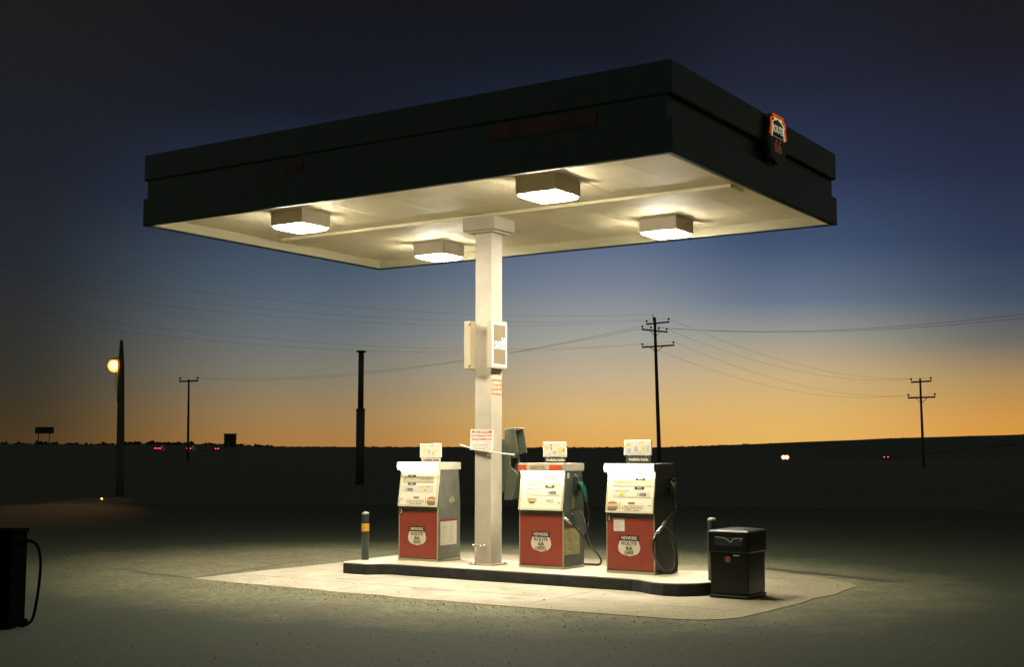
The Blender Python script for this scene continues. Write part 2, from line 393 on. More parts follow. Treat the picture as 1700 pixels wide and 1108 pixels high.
for i in range(4200):
    if random.random() < .8: x_, y_ = random.uniform(-8, 5), random.uniform(-8.5, 3)
    else: x_, y_ = random.gauss(.8, 3.2), -2.62 + random.gauss(0, .25)      # washed up along the pad's edge
    onpad = -2.9 < x_ < 4.3 and -2.4 < y_ < 2.8
    if onpad and random.random() < .93: continue
    if -2 < x_ < 3.5 and abs(y_) < .9: continue
    q_ = random.uniform(.006, .013) * (1.5 if random.random() < .06 else 1); z_ = .0078 if onpad else .0005; a_ = random.uniform(0, 6.28)
    c1, s1 = q_ * math.cos(a_), q_ * math.sin(a_)
    k.add([(x_ + c1, y_ + s1, z_), (x_ - s1 * .7, y_ + c1 * .7, z_), (x_ - c1, y_ - s1, z_), (x_ + s1 * .8, y_ - c1 * .8, z_), (x_ + c1 * .2, y_ + s1 * .3, z_ + q_ * random.uniform(.6, 1.1))],
          [(0, 1, 4), (1, 2, 4), (2, 3, 4), (3, 0, 4), (3, 2, 1, 0)])
tag(k.build('gravel_grit', mat('grit', (.11, .10, .068), .9, noise=(3, .6))), 'loose grit scattered over the lot', None, None, 'stuff')
# ------------------------------------------------------------------ pump island (dumb-bell shaped kerb)
ISL = [(-1.86, -0.70), (-1.80, -0.78), (-1.40, -0.80), (-1.25, -0.66), (-1.12, -0.60), (2.42, -0.59), (2.56, -0.64), (2.74, -0.76), (2.92, -0.81), (3.10, -0.78), (3.26, -0.64),
       (3.36, -0.40), (3.39, 0.0), (3.36, 0.40), (3.26, 0.66), (3.05, 0.80), (2.74, 0.76), (2.42, 0.62), (-1.12, 0.62), (-1.25, 0.68), (-1.45, 0.80), (-1.88, 0.74)]
isl = empty('pump_island', (0, 0, 0), label='raised concrete island with black painted kerb carrying the dispensers', cat='kerb island')
MB().prism(ISL, lambda u, v, t: (u, v, t), 0.007, 0.140).build('kerb', curb_m, isl, bevel=0.012)
def inset(P, c0, k): return [(c0[0] + (u - c0[0]) * k[0], c0[1] + (v - c0[1]) * k[1]) for u, v in P]
MB().prism(inset(ISL, (0.83, 0), (0.999, 0.992)), lambda u, v, t: (u, v, t), 0.140, 0.153).build('island_top', isl_m, isl, bevel=0.006)
IZ = 0.153

# ------------------------------------------------------------------ canopy
X0, X1, Y0, Y1 = -3.878, 3.926, -2.523, 2.464
ZF, FH = 4.617, 0.967
cano = empty('gas_station_canopy', (0, 0, IZ), label='flat canopy with dark green fascia and cream underside on a single square column', cat='canopy')
cano_k = dict(parent=cano)
def cparts(mb, name, m, bevel=0):
    o = mb.build(name, m, cano, bevel); o.location = (0, 0, -IZ); return o
def ring(x0, x1, y0, y1, z0, z1, t):
    k = MB(); a = [(x0, y0), (x1, y0), (x1, y1), (x0, y1)]; b = [(x0 + t, y0 + t), (x1 - t, y0 + t), (x1 - t, y1 - t), (x0 + t, y1 - t)]
    v = [(x, y, z0) for x, y in a] + [(x, y, z0) for x, y in b] + [(x, y, z1) for x, y in a] + [(x, y, z1) for x, y in b]
    f = []
    for i in range(4):
        j = (i + 1) % 4
        f += [(i, j, 8 + j, 8 + i), (4 + j, 4 + i, 12 + i, 12 + j), (j, i, 4 + i, 4 + j), (8 + i, 8 + j, 12 + j, 12 + i)]
    return k.add(v, f)
cparts(ring(X0, X1, Y0, Y1, ZF, 4.985, 0.07), 'lower_fascia', fascia_m, 0.012)
cparts(ring(X0 + .06, X1 - .06, Y0 + .022, Y1 - .022, 4.985, 5.225, 0.05), 'recessed_band', fascia_m)
cparts(ring(X0, X1, Y0, Y1, 5.225, ZF + FH, 0.07), 'upper_fascia', fascia_m, 0.02)
st = MB()
st.box(1.65, 3.05, Y0 + .014, Y0 + .0215, 5.02, 5.19)  # lamp glare put into the shape: stripe only where glare shows it
cparts(st, 'red_stripe', stripe_m)
st = MB(); st.box(-1.36, -1.04, Y0 + .014, Y0 + .0215, 5.02, 5.19)
cparts(st, 'red_stripe', stripe_m)
cparts(MB().box(X0 + .11, X1 - .11, Y0 + .11, Y1 - .11, 5.42, 5.50), 'roof_deck', steel_d)
# inner flange (cream) and soffit
ZS = 4.755
cparts(ring(X0 + .073, X1 - .073, Y0 + .073, Y1 - .073, ZF + .012, ZS, 0.03), 'inner_flange', mat('flange_paint', (.36, .33, .20), .5))
so = MB(); n = 9; xs = [X0 + .103 + (X1 - X0 - .206) * i / n for i in range(n + 1)]
for i in range(n):
    g_ = 0.0018
    so.box(xs[i] + g_, xs[i + 1] - g_, Y0 + .103, Y1 - .103, ZS, ZS + .03)
so.box(X0 + .11, X1 - .11, Y0 + .11, Y1 - .11, ZS + .032, ZS + .05)
cparts(so, 'soffit', soffit_m)
cparts(MB().box(-3.6, 3.55, -0.19, 0.19, 4.712, ZS - .002), 'ceiling_beam', soffit_m, 0.006)
cw = 0.1287
cparts(MB().box(-cw, cw, -cw, cw, IZ + .001, 4.515), 'column', cream, 0.008)
cparts(MB().box(-.25, .25, -.25, .25, 4.532, 4.711), 'column_cap', cream, 0.006)
cparts(MB().box(-.20, .20, -.20, .20, 4.507, 4.531), 'cap_plate', cream, 0.003)

bpl = MB().box(-.185, .185, -.185, .185, IZ + .0005, IZ + .016)
for sx in (-.158, .158):
    for sy in (-.158, .158): bpl.cyl(sx, sy, IZ + .0161, IZ + .034, .013, .011, 8)
cparts(bpl, 'base_plate', cream, 0.002)
# four lamps under the canopy
def lamp(x, y, label):
    r = empty('canopy_lamp', (x, y, ZS), label=label, cat='ceiling lamp', group='square lamps under the canopy')
    h = .272
    k = MB().loft([[(sx * (h + .02), sy * (h + .02), -.001) for sx, sy in ((-1, -1), (1, -1), (1, 1), (-1, 1))], [(sx * h, sy * h, -.02) for sx, sy in ((-1, -1), (1, -1), (1, 1), (-1, 1))], [(sx * h, sy * h, -.190) for sx, sy in ((-1, -1), (1, -1), (1, 1), (-1, 1))]])
    k.build('lamp_housing', lampbox_m, r, 0.004)
    def oc(h_, c_, z): return [(-h_ + c_, -h_, z), (h_ - c_, -h_, z), (h_, -h_ + c_, z), (h_, h_ - c_, z), (h_ - c_, h_, z), (-h_ + c_, h_, z), (-h_, h_ - c_, z), (-h_, -h_ + c_, z)]
    MB().loft([oc(.264, .02, -.191), oc(.263, .03, -.197)]).build('lens_frame', lampbox_m, r)
    MB().loft([oc(.260, .03, -.198), oc(.257, .03, -.211), oc(.222, .05, -.227)]).build('lens', lens_m, r)
    return r
lamp(-1.94, -1.555, 'glaring square lamp nearest the left corner of the canopy, on its near side')
lamp(1.88, -1.555, 'brightest square lamp on the near side of the canopy, above and right of the column')
lamp(1.88, 1.513, 'glaring square lamp on the far side of the canopy, right of the column')
lamp(-1.94, 1.513, 'square lamp on the far side of the canopy, just left of the column')

# shield sign on the right fascia
def shield(w, h, n=10):
    """highway shield outline, centred on x, top at z=h"""
    half = [(0.0, 0.0), (0.10, 0.035), (0.24, 0.075), (0.38, 0.14), (0.47, 0.26), (0.50, 0.40), (0.475, 0.56), (0.43, 0.68), (0.40, 0.78), (0.42, 0.88), (0.30, 0.985), (0.20, 0.955), (0.10, 0.965), (0.0, 1.0)]
    p = [(u * w, v * h) for u, v in half]
    return p + [(-u, v) for u, v in p[-2:0:-1]]
rs_ = empty('shield_sign', (X1, .175, 4.985), label='dim neon highway shield sign on the right fascia of the canopy', cat='shield sign')
rs_.scale = (.8, .8, .8)
fx = lambda u, v, t: (t, u, v)
MB().prism(shield(.72, .76), fx, .004, .085).build('sign_box', fascia_m, rs_, 0.01)
sgreen = mat('sign_green', (0.03, 0.06, 0.04), 0.5)
scream = mat('sign_cream', (0.45, 0.42, 0.28), 0.5, emit=(0.75, 0.68, 0.45), estr=0.10)
sletter = mat('sign_letters', (0.6, 0.6, 0.45), 0.5, emit=(0.85, 0.85, 0.62), estr=0.36)
sneon = mat('red_neon', (0.6, 0.1, 0.03), 0.4, emit=(1.0, 0.12, 0.02), estr=0.45)
sneonw = mat('cream_neon', (0.7, 0.65, 0.4), 0.4, emit=(0.9, 0.72, 0.36), estr=0.55)
MB().prism([(u * .86, v * .90 + .03) for u, v in shield(.72, .76)], fx, .0855, .092).build('sign_face', sgreen, rs_)
top_ = [(u, v) for u, v in shield(.60, .68) if v > .36]
half_ = sorted([p for p in shield(.66, .72) if p[0] > 0 and p[1] > .30], key=lambda p: p[1])
oN = [(.10, u, v + .02) for u, v in half_] + [(.10, 0, .735)] + [(.10, -u, v + .02) for u, v in half_[::-1]]
MB().tube(smooth_path(oN, 3), .013, 6).build('red_neon_tube', sneon, rs_)
oC = [(.10, u * .80, v * .94 + .02) for u, v in half_] + [(.10, 0, .69)] + [(.10, -u * .80, v * .94 + .02) for u, v in half_[::-1]]
MB().tube(smooth_path(oC, 3), .008, 6).build('cream_neon_tube', sneonw, rs_)
text('lettering', 'ROUTE', .155, sletter, rs_, (.094, 0, .53), RIGHT, bold=.004, sx=.85)
text('lettering', '66', .27, mat('sign_sixes', (.35, .10, .04), .5, emit=(.6, .14, .05), estr=.12), rs_, (.094, 0, .27), RIGHT, bold=.008, sx=1.0)
MB().box(.0925, .096, -.24, .24, .405, .42).build('divider', scream, rs_)

# ------------------------------------------------------------------ fuel dispensers
def sunset_mat():
    m = bpy.data.materials.new('sunset_decal'); m.use_nodes = True; t = m.node_tree; b = t.nodes['Principled BSDF']
    tc_ = t.nodes.new('ShaderNodeTexCoord'); s_ = t.nodes.new('ShaderNodeSeparateXYZ'); t.links.new(tc_.outputs['Generated'], s_.inputs[0])
    nz = t.nodes.new('ShaderNodeTexNoise'); nz.inputs['Scale'].default_value = 3.2; t.links.new(tc_.outputs['Generated'], nz.inputs['Vector'])
    a = t.nodes.new('ShaderNodeMath'); a.operation = 'MULTIPLY_ADD'; a.inputs[1].default_value = .30; t.links.new(nz.outputs[0], a.inputs[0]); t.links.new(s_.outputs[2], a.inputs[2])
    r = t.nodes.new('ShaderNodeValToRGB'); r.color_ramp.interpolation = 'CONSTANT'
    st_ = [(0, (.12, .11, .06)), (.42, (.22, .18, .07)), (.62, (.55, .42, .22)), (.78, (.62, .40, .20)), (.90, (.34, .13, .05)), (1.05, (.62, .30, .12))]
    r.color_ramp.elements[0].color = (*st_[0][1], 1); r.color_ramp.elements.remove(r.color_ramp.elements[1])
    for p, c_ in st_[1:]:
        e = r.color_ramp.elements.new(min(1, p / 1.2)); e.color = (*c_, 1)
    sc = t.nodes.new('ShaderNodeMath'); sc.operation = 'DIVIDE'; sc.inputs[1].default_value = 1.2; t.links.new(a.outputs[0], sc.inputs[0])
    t.links.new(sc.outputs[0], r.inputs[0]); t.links.new(r.outputs[0], b.inputs['Base Color']); b.inputs['Roughness'].default_value = .5
    return m
sunset_m = sunset_mat()
PW, PD = 0.6545, 0.517
def dispenser(x, number, fuel, label, side, lit, mirror, header):
    """origin: middle of the base"""
    r = empty('fuel_dispenser', (x + PW / 2, -.0989 + PD / 2, IZ), label=label, cat='fuel pump', group='fuel dispensers on the island')
    w, d = PW / 2, PD / 2
    H0, H1, H2 = .722, 1.222, 1.318
    MB().box(-w - .004, w + .004, -d - .004, d + .004, .001, .028).build('base_plinth', trim_m, r, .003)
    MB().box(-w, w, -d + .012, d, .029, H0).build('lower_cabinet', side, r, .006)
    k = MB(); pr = [(-d + .006, H0), (d + .004, H0), (d - .045, H1), (-d + .060, H1)]
    k.prism(pr, lambda u, v, t: (t, u, v), -w, w)
    k.build('upper_cabinet', side, r, .005)
    dr = MB().box(-w + .012, w - .012, -d - .003, -d + .011, .040, H0 - .052).build('door', red_m, r, .004)
    for sx in (-1, 1):
        MB().box(min(sx * w, sx * (w - .011)), max(sx * w, sx * (w - .011)), -d - .006, -d + .0115, .030, H0 - .006).build('corner_trim', trim_m, r, .002)
    MB().box(-w + .013, w - .013, -d + .0035, -d + .011, H0 - .05, H0 - .006).build('meter_shade_strip', caption_shade_m, r)  # dark strip paints the shadow below the meter face
    # sloping meter face, in its own frame: u 0..1 left to right, v 0..1 from the top down
    y_t, y_b, z_t, z_b = -d + .055, -d - .022, H1 - .003, H0 + .004
    L = math.hypot(y_t - y_b, z_t - z_b); tilt = math.atan2(y_t - y_b, z_t - z_b)
    f = MB().box(-w + .004, w - .004, -.010, .012, 0, L).build('meter_face', face_m, r, .003, loc=(0, y_b, z_b), rot=(-tilt, 0, 0))
    fw = 2 * w - .008
    def P(u, v): return ((-.5 + (1 - u if mirror else u)) * fw, (1 - v) * L)
    def plate(name, u0, u1, v0, v1, m, y=-.0105, th=.002):
        a, b = P(u0, v0), P(u1, v1)
        return MB().box(min(a[0], b[0]), max(a[0], b[0]), y - th, y, min(a[1], b[1]), max(a[1], b[1])).build(name, m, f)
    fr = mat('face_frame', (.56, .52, .34), .4)
    plate('face_rim', 0.0, .030, 0, 1, fr, th=.006); plate('face_rim', .970, 1.0, 0, 1, fr, th=.006)
    plate('face_rim', .031, .969, .955, 1, fr, th=.006); plate('face_rim', .031, .969, .0, .05, fr, th=.006)
    w1 = plate('dial_window', .13, .93, .19, .36, win_m); w2 = plate('dial_window', .13, .93, .43, .62, win2_m)
    def tx(name, s, size, m, u, v, y=-.0135, **kw):
        a = P(u, v); return text(name, s, size, m, f, (a[0], y, a[1]), FRONT, ext=.0008, **kw)
    tx('lettering', 'THIS SALE', .040, inkb, .36, .255, sx=1.0, space=1.1)
    tx('lettering', 'GALLONS', .032, inkb, .34, .465, space=1.5)
    tx('digits', '1888', .058, ink, .74, .55, bold=.001, space=1.1)
    plate('price_label', .60, .80, .145, .20, ink, y=-.0135); plate('price_label', .585, .79, .355, .425, ink, y=-.0135)
    tx('lettering', '00000', .026, creamsign, .70, .175, y=-.0162); tx('lettering', '00000', .026, creamsign, .69, .392, y=-.0162)
    if fuel == 'GAS':
        yb = plate('yellow_sticker', .27, .38, .49, .585, yellow, y=-.0135)
        a = P(.325, .55); MB().box(a[0] - .010, a[0] + .010, -.0170, -.0160, a[1] - .010, a[1] + .008).build('sticker_mark', inkb, yb)
        plate('grade_label', .47, .61, .735, .785, inkb)
        tx('lettering', 'UNLEADED', .066, inkb, .56, .87, y=-.0105, sx=.86, shear=.25)
        plate('underline', .40, .55, .925, .938, ink); plate('underline', .58, .71, .93, .942, ink)
        plate('red_slash', .285, .300, .75, .93, orange_s)
    else:
        plate('grade_label', .63, .78, .715, .775, paleink)
        tx('lettering', 'DIESEL', .030, creamsign, .705, .745, y=-.0130, sx=.9)
    # round sunset decal
    cx_, cz_ = P(.135 if fuel == 'GAS' else .30, .845 if fuel == 'GAS' else .70); rr = .083 if fuel == 'GAS' else .07
    nn = 24
    if fuel == 'GAS': circ = [(cx_ + rr * math.cos(2 * math.pi * i / nn), cz_ + rr * .78 * math.sin(2 * math.pi * i / nn)) for i in range(nn)]
    else: circ = [(cx_ + rr * math.cos(-math.pi * i / nn), cz_ + rr * math.sin(-math.pi * i / nn)) for i in range(nn + 1)]
    circ = [(max(-w + .03, min(w - .03, a)), b) for a, b in circ]
    MB().prism([(a, b) for a, b in circ], lambda u, v, t: (u, t, v), -.0105, -.0128).build('sunset_decal', sunset_m, f)
    a = P(.92, .80); MB().sphere((a[0], -.012, a[1]), .011, 10).build('lock', chrome, f)
    # header
    hd = MB().box(-w - .006, w + .006, -d - .030, d + .008, H1, H2)
    if header == 'lit':
        MB().box(-w - .004, w + .002, -d - .018, d + .006, H1, H2).build('header', side if side is sidek_m else mat('header_shell', (.70, .66, .50), .5), r, .004)
        k = MB(); prf = []
        for i in range(7):
            t = math.pi * (i / 6); prf.append((-d - .020 - .022 * math.sin(t), (H1 + H2) / 2 - .05 * math.cos(t)))
        k.prism(prf, lambda u, v, t: (t, u, v), -w - .006, w + .004); k.build('lit_header_panel', glow_m, r)
    else:
        sh = mat('header_shell_worn', (.56, .50, .36), .5, noise=(9, .15))
        MB().box(-w - .004, w + .002, -d - .028, d + .006, H1, H2).build('header', sh, r, .004)
        MB().box(-w, -w + .13, -d - .033, -d - .029, H1 + .012, H2 - .020).build('red_header_panel', redh_m, r)
        MB().box(w - .19, w - .002, -d - .033, -d - .029, H1 + .012, H2 - .020).build('red_header_panel', redh_m, r)
        hp = MB().box(-w + .131, w - .191, -d - .032, -d - .029, H1 + .012, H2 - .020).build('name_panel', mat('name_panel', (.62, .52, .32), .5), r)
        text('lettering', 'DIESEL FUEL', .052, inkb, hp, (-.03, -d - .0335, (H1 + H2) / 2 - .004), FRONT, sx=.82)
    # fluorescent tube below the header, in front of the face
    tb = MB(); tb.tube([(-w + .03, -d - .004 if lit else 0, H1 - .014), (w - .03, -d - .004, H1 - .014)] if lit else [(0, 0, 0), (0, 0, .1)], .011, 8)
    if lit:
        t_m = mat('tube_%d' % lit, (.9, .9, .8), .4, emit=(1.0, .90, .66), estr=float(lit)); tb.build('fluorescent_tube', t_m, r)
    # shield badge on the door
    bz = .205
    bd = empty('badge', (0, -d - .003, bz)); bd.parent = dr
    bd.location = (-.015 if fuel == 'GAS' else .0, -d - .0035, bz)
    bh = .185
    half = [(0.0, 0.0), (.045, .012), (.10, .028), (.135, .055), (.150, .095), (.146, .130), (.133, .165), (.128, bh)]
    sp = half + [(-u, v) for u, v in half[::-1][:-1]]
    bs = MB().prism(sp, lambda u, v, t: (u, t, v), -.003, 0)
    bo = bs.build('shield_badge', creamsign, dr, loc=tuple(bd.location)); bpy.data.objects.remove(bd)
    rb = [(-.145, bh + .004), (.145, bh + .004), (.128, bh + .034), (.145, bh + .064), (.0, bh + .076), (-.145, bh + .064), (-.128, bh + .034)]
    MB().prism(rb, lambda u, v, t: (u, t, v), -.002, 0).build('name_ribbon', ink, dr, loc=tuple(bo.location))
    bx, by, bz_ = bo.location
    text('lettering', 'NEWKIRK', .056, creamsign, dr, (bx, by - .0028, bz_ + bh + .035), FRONT, bold=.0006, sx=.86)
    text('lettering', 'ROUTE', .058, ink, dr, (bx, by - .0045, bz_ + .155), FRONT, bold=.0006, sx=1.12)
    text('lettering', '66', .068, ink, dr, (bx, by - .0045, bz_ + .101), FRONT, bold=.0004, sx=1.35)
    text('lettering', fuel, .056, ink if fuel == 'GAS' else inkb, dr, (bx, by - .0045, bz_ + .048), FRONT, bold=.0006, sx=1.2 if fuel == 'GAS' else 1.02)
    if number:
        o = MB().box(-w + .008, -w + .075, -d - .0075, -d - .0064, H0 - .105, H0 - .025).build('number_plate', ink, r)
        text('lettering', number, .085, creamsign, o, (-w + .042, -d - .0085, H0 - .066), FRONT, bold=0)
    return r, dict(w=w, d=d, H0=H0, H1=H1)
def notice(r, w, y0, y1, z0, z1, m, head, name='paper_notice'):
    o = MB().box(w + .0005, w + .003, y0, y1, z0, z1).build(name, m, r)
    if head: MB().box(w + .0005, w + .0035, y0 - .003, y1 + .003, z1 + .0005, z1 + .028).build('notice_heading', mat('notice_red', (.28, .03, .03), .6), r)
    random.seed(int(y0 * 1000))
    k = MB()
    for c_ in range(2):
        ym = y0 + (y1 - y0) * (.08 + .48 * c_)
        for i in range(11):
            zz = z1 - (z1 - z0) * (.08 + i * .08); ln = (y1 - y0) * random.uniform(.12, .38)
            k.box(w + .0031, w + .0036, ym, ym + ln, zz - .005, zz)
    k.build('print_lines', paleink, o)
header_k = dict()
P1, g1 = dispenser(-1.4001, '3', 'GAS', 'red dispenser number 3 with lit header and grey side, left of the column', side_m, 13, True, 'lit')
P2, g2 = dispenser(.5478, None, 'DIESEL', 'red diesel dispenser with unlit red and white header, between the column and dispenser 1', sided_m, 170, False, 'panel')
P3, g3 = dispenser(1.8137, '1', 'GAS', 'red dispenser number 1 with glaring header and black looped hose, rightmost on the island', sidek_m, 75, False, 'lit')
w = PW / 2; d = PD / 2
notice(P1, w, -.20, .17, .215, .53, paper, True)
notice(P2, w, -.235, .135, .175, .50, papery, False)
MB().box(w + .0005, w + .003, -.235, -.12, .505, .525).build('notice_heading', mat('notice_red', (.28, .03, .03), .6), P2)
# small pad of forms on the door of dispenser 1
np_ = MB().box(-.225, -.075, -d - .0045, -d - .0032, H_ := .505, .655).build('door_notice', paper, P3)
MB().box(-.225, -.075, -d - .0055, -d - .0046, .635, .655).build('notice_clip', win_m, np_)
k = MB()
for i in range(7): k.box(-.212, -.212 + random.uniform(.06, .12), -d - .0051, -d - .0046, .615 - i * .015, .619 - i * .015)
k.build('print_lines', paleink, np_)
# left-hand edge strip of stainless beside dispenser 3's door etc. : scuff decal on grey side
MB().prism([(-.02, .80), (.05, .77), (.13, .80), (.10, .86), (.02, .85)], lambda u, v, t: (t, u, v), w + .0005, w + .0015).build('scuffed_decal', mat('scuff', (.34, .30, .20), .7, noise=(30, .5)), P1)

def local(r, pts): return [(p[0] - r.location.x, p[1] - r.location.y, p[2] - r.location.z) for p in pts]
def nozzle(r, base, tip, bodym, grip):
    """nozzle hanging in its boot on the +X side; base = hose end, tip = spout end (world)"""
    a, b, c_ = [Vector(p) for p in local(r, [base, grip, tip])]
    n_ = MB(); n_.tube(smooth_path([a, a + (b - a) * .5 + Vector((.005, .01, 0)), b], 4), [.018 + .014 * math.sin(math.pi * i / 8) + .006 * i / 8 for i in range(9)], 10)
    o = n_.build('nozzle', bodym, r)
    MB().tube(smooth_path([b, b + (c_ - b) * .5 + Vector((0, -.005, .01)), c_], 4), .010, 8).build('spout', chrome, o)
    lv = a + (b - a) * .35 + Vector((0, .06, .0))
    MB().tube(smooth_path([a + (b - a) * .1, lv, b + Vector((0, .02, -.02))], 4), .006, 6).build('trigger_guard', bodym, o)
    return o
# dispenser 2: boot, green nozzle, hose
MB().box(w, w + .05, -.14, .0, .96, 1.15).build('nozzle_boot', sidek_m, P2, .006, loc=(0, .12, 0))
MB().box(w + .051, w + .062, .02, .095, 1.055, 1.085).build('boot_plate', chrome, P2, .003)
MB().box(w + .001, w + .01, -.17, -.125, 1.13, 1.20).build('switch_plate', pale_metal, P2, .003)
MB().box(w + .001, w + .006, -.06, .02, .75, .90).build('lower_plate', mat('weathered_plate', (.17, .15, .09), .6, noise=(20, .4)), P2)
nozzle(P2, (1.30, .30, .985), (1.28, .065, 1.335), greenn, (1.29, .19, 1.225))
MB().tube([Vector(p) for p in smooth_path(local(P2, [(1.30, .30, .99), (1.30, .35, .86), (1.31, .345, .74), (1.32, .30, .62), (1.31, .33, .50), (1.32, .456, .378), (1.33, .57, .285), (1.33, .63, .22), (1.31, .615, .172), (1.22, .56, .172), (1.05, .50, .175)]))], .0145, 8).build('hose', rubber, P2)
MB().tube([Vector(p) for p in smooth_path(local(P2, [(1.205, -.09, .78), (1.24, -.05, .765), (1.27, .03, .70), (1.29, .15, .605), (1.295, .27, .50), (1.28, .33, .44)]))], .0145, 8).build('hose', rubber, P2)
MB().tube(local(P2, [(1.20, -.10, .80), (1.245, -.06, .755), (1.262, -.01, .72)]), [.016, .020, .017], 8).build('hose_swivel', chrome, P2)
MB().tube([Vector(p) for p in smooth_path(local(P2, [(1.215, .31, .86), (1.25, .33, .78), (1.26, .345, .66), (1.262, .33, .58)]))], .008, 8).build('metal_hanger', chrome, P2)
MB().sphere(tuple(local(P2, [(1.215, .10, .82)])[0]), .014, 8).build('seal', chrome, P2)
# dispenser 1: black nozzle and looped hose
MB().box(w, w + .055, .16, .25, .93, 1.14).build('nozzle_boot', sidek_m, P3, .006)
MB().box(w + .056, w + .064, .150, .215, 1.062, 1.090).build('boot_plate', chrome, P3, .003)
nozzle(P3, (2.53, .34, .93), (2.52, .25, 1.26), rubber, (2.53, .31, 1.19))
H3 = [(2.53, .34, .93), (2.545, .317, .892), (2.55, .20, .853), (2.56, .083, .815), (2.575, -.02, .772), (2.58, -.129, .732), (2.585, -.24, .685), (2.59, -.335, .63), (2.59, -.375, .57), (2.59, -.385, .47), (2.58, -.33, .39), (2.57, -.25, .325), (2.56, -.061, .218), (2.56, .10, .172), (2.55, .24, .172), (2.55, .32, .22), (2.55, .335, .32), (2.55, .31, .46), (2.55, .24, .605), (2.53, .13, .70), (2.49, .05, .745)]
MB().tube([Vector(p) for p in smooth_path(local(P3, H3), 5)], .0150, 8).build('hose', rubber, P3)
H3b = [(2.50, .10, .78), (2.54, .115, .70), (2.55, .143, .611), (2.56, .19, .50), (2.56, .237, .389), (2.56, .27, .28), (2.555, .25, .195), (2.53, .20, .172), (2.49, .14, .18)]
MB().tube([Vector(p) for p in smooth_path(local(P3, H3b), 5)], .0135, 8).build('hose', rubber, P3)
MB().tube(local(P3, [(2.575, -.04, .783), (2.584, -.17, .717), (2.588, -.275, .667)]), .0185, 8).build('hose_sleeve', chrome, P3)
MB().tube(local(P3, [(2.555, .28, .175), (2.56, .30, .185)]), .022, 8).build('hose_coupling', chrome, P3)
MB().box(w + .0005, w + .004, -.20, .20, .10, .47).build('side_panel', mat('side_panel_dark', (.04, .052, .036), .5), P3)
MB().box(-w, w + .004, d - .02, d + .008, 1.318, 1.322).build('top_edge', pale_metal, P3)
MB().tube(local(P3, [(2.474, -.12, 1.474), (2.474, .40, 1.474)]), .003, 6).build('top_rim', chrome, P3)

# topper signs standing on the dispensers
def topper(x0, x1, z0, z1, lean, spots, label, tone):
    xc = (x0 + x1) / 2
    r = empty('topper_sign', (xc, .15, IZ + 1.3185), label=label, cat='topper sign', group='small picture signs on top of the dispensers')
    h0, h1 = z0 - IZ - 1.3185, z1 - IZ - 1.3185; hw = (x1 - x0) / 2
    for sx in (-.6, .6): MB().box(sx * hw - .008, sx * hw + .008, -.008, .008, .001, h0 + .004).build('foot', pale_metal, r)
    MB().box(-hw + .03, hw - .01, -.012, -.009, .004, h0 - .006).build('caption_strip', caption_shade_m if tone else creamsign, r)
    text('lettering', 'Available Inside', .047, creamsign if tone else inkb, r, (.012, -.0135, h0 * .5), FRONT, bold=.0015, sx=.92)
    fr = MB().box(-hw, hw, -.010, .010, h0, h1).build('frame', white_p, r, .004, rot=(0, R(lean), 0))
    pn = MB().box(-hw + .016, hw - .016, -.0125, -.0103, h0 + .016, h1 - .016).build('picture', mat('topper_picture', (.68, .64, .52), .5, noise=(30, .10)), fr)
    for (u, v, a, b, m_) in spots:
        pts_ = []
        for i in range(9):
            t = 2 * math.pi * i / 9; q = random.uniform(.75, 1.15)
            pts_.append((-hw + 2 * hw * u + a * hw * q * math.cos(t), h0 + (h1 - h0) * v + b * (h1 - h0) * q * math.sin(t)))
        MB().prism(pts_, lambda p, q_, t: (p, t, q_), -.0140, -.0127).build('picture_shape', m_, pn)
    return r
yl = mat('picture_yellow', (.68, .58, .16), .5); yo = mat('picture_pale_yellow', (.70, .64, .30), .5); rd = mat('picture_red', (.50, .16, .07), .5); gr = mat('picture_grey', (.46, .45, .42), .5); tn = mat('picture_tan', (.55, .46, .30), .5)
random.seed(5)
topper(-1.233, -.872, 1.535, 1.726, -1, [(.25, .45, .22, .22, yo), (.72, .52, .2, .25, yo), (.62, .28, .06, .07, rd), (.60, .82, .16, .05, tn), (.2, .84, .12, .04, tn), (.45, .42, .12, .2, gr)],
       'faded yellow picture sign standing on dispenser 3', 0)
topper(.755, 1.107, 1.55, 1.746, 0, [(.18, .6, .18, .17, yl), (.36, .58, .05, .18, rd), (.34, .78, .1, .05, rd), (.75, .45, .22, .22, yl), (.88, .45, .07, .14, rd), (.3, .2, .12, .05, tn), (.5, .3, .2, .12, gr), (.66, .86, .16, .05, yo)],
       'picture sign with red and yellow shapes standing on the diesel dispenser', 1)
topper(1.933, 2.314, 1.575, 1.765, 0, [(.17, .68, .2, .12, yl), (.66, .85, .18, .08, yl), (.73, .45, .2, .2, yl), (.62, .25, .06, .1, yl), (.2, .3, .14, .18, gr), (.45, .4, .14, .2, gr), (.88, .45, .08, .25, gr)],
       'pale yellow and white picture sign standing on dispenser 1', 1)

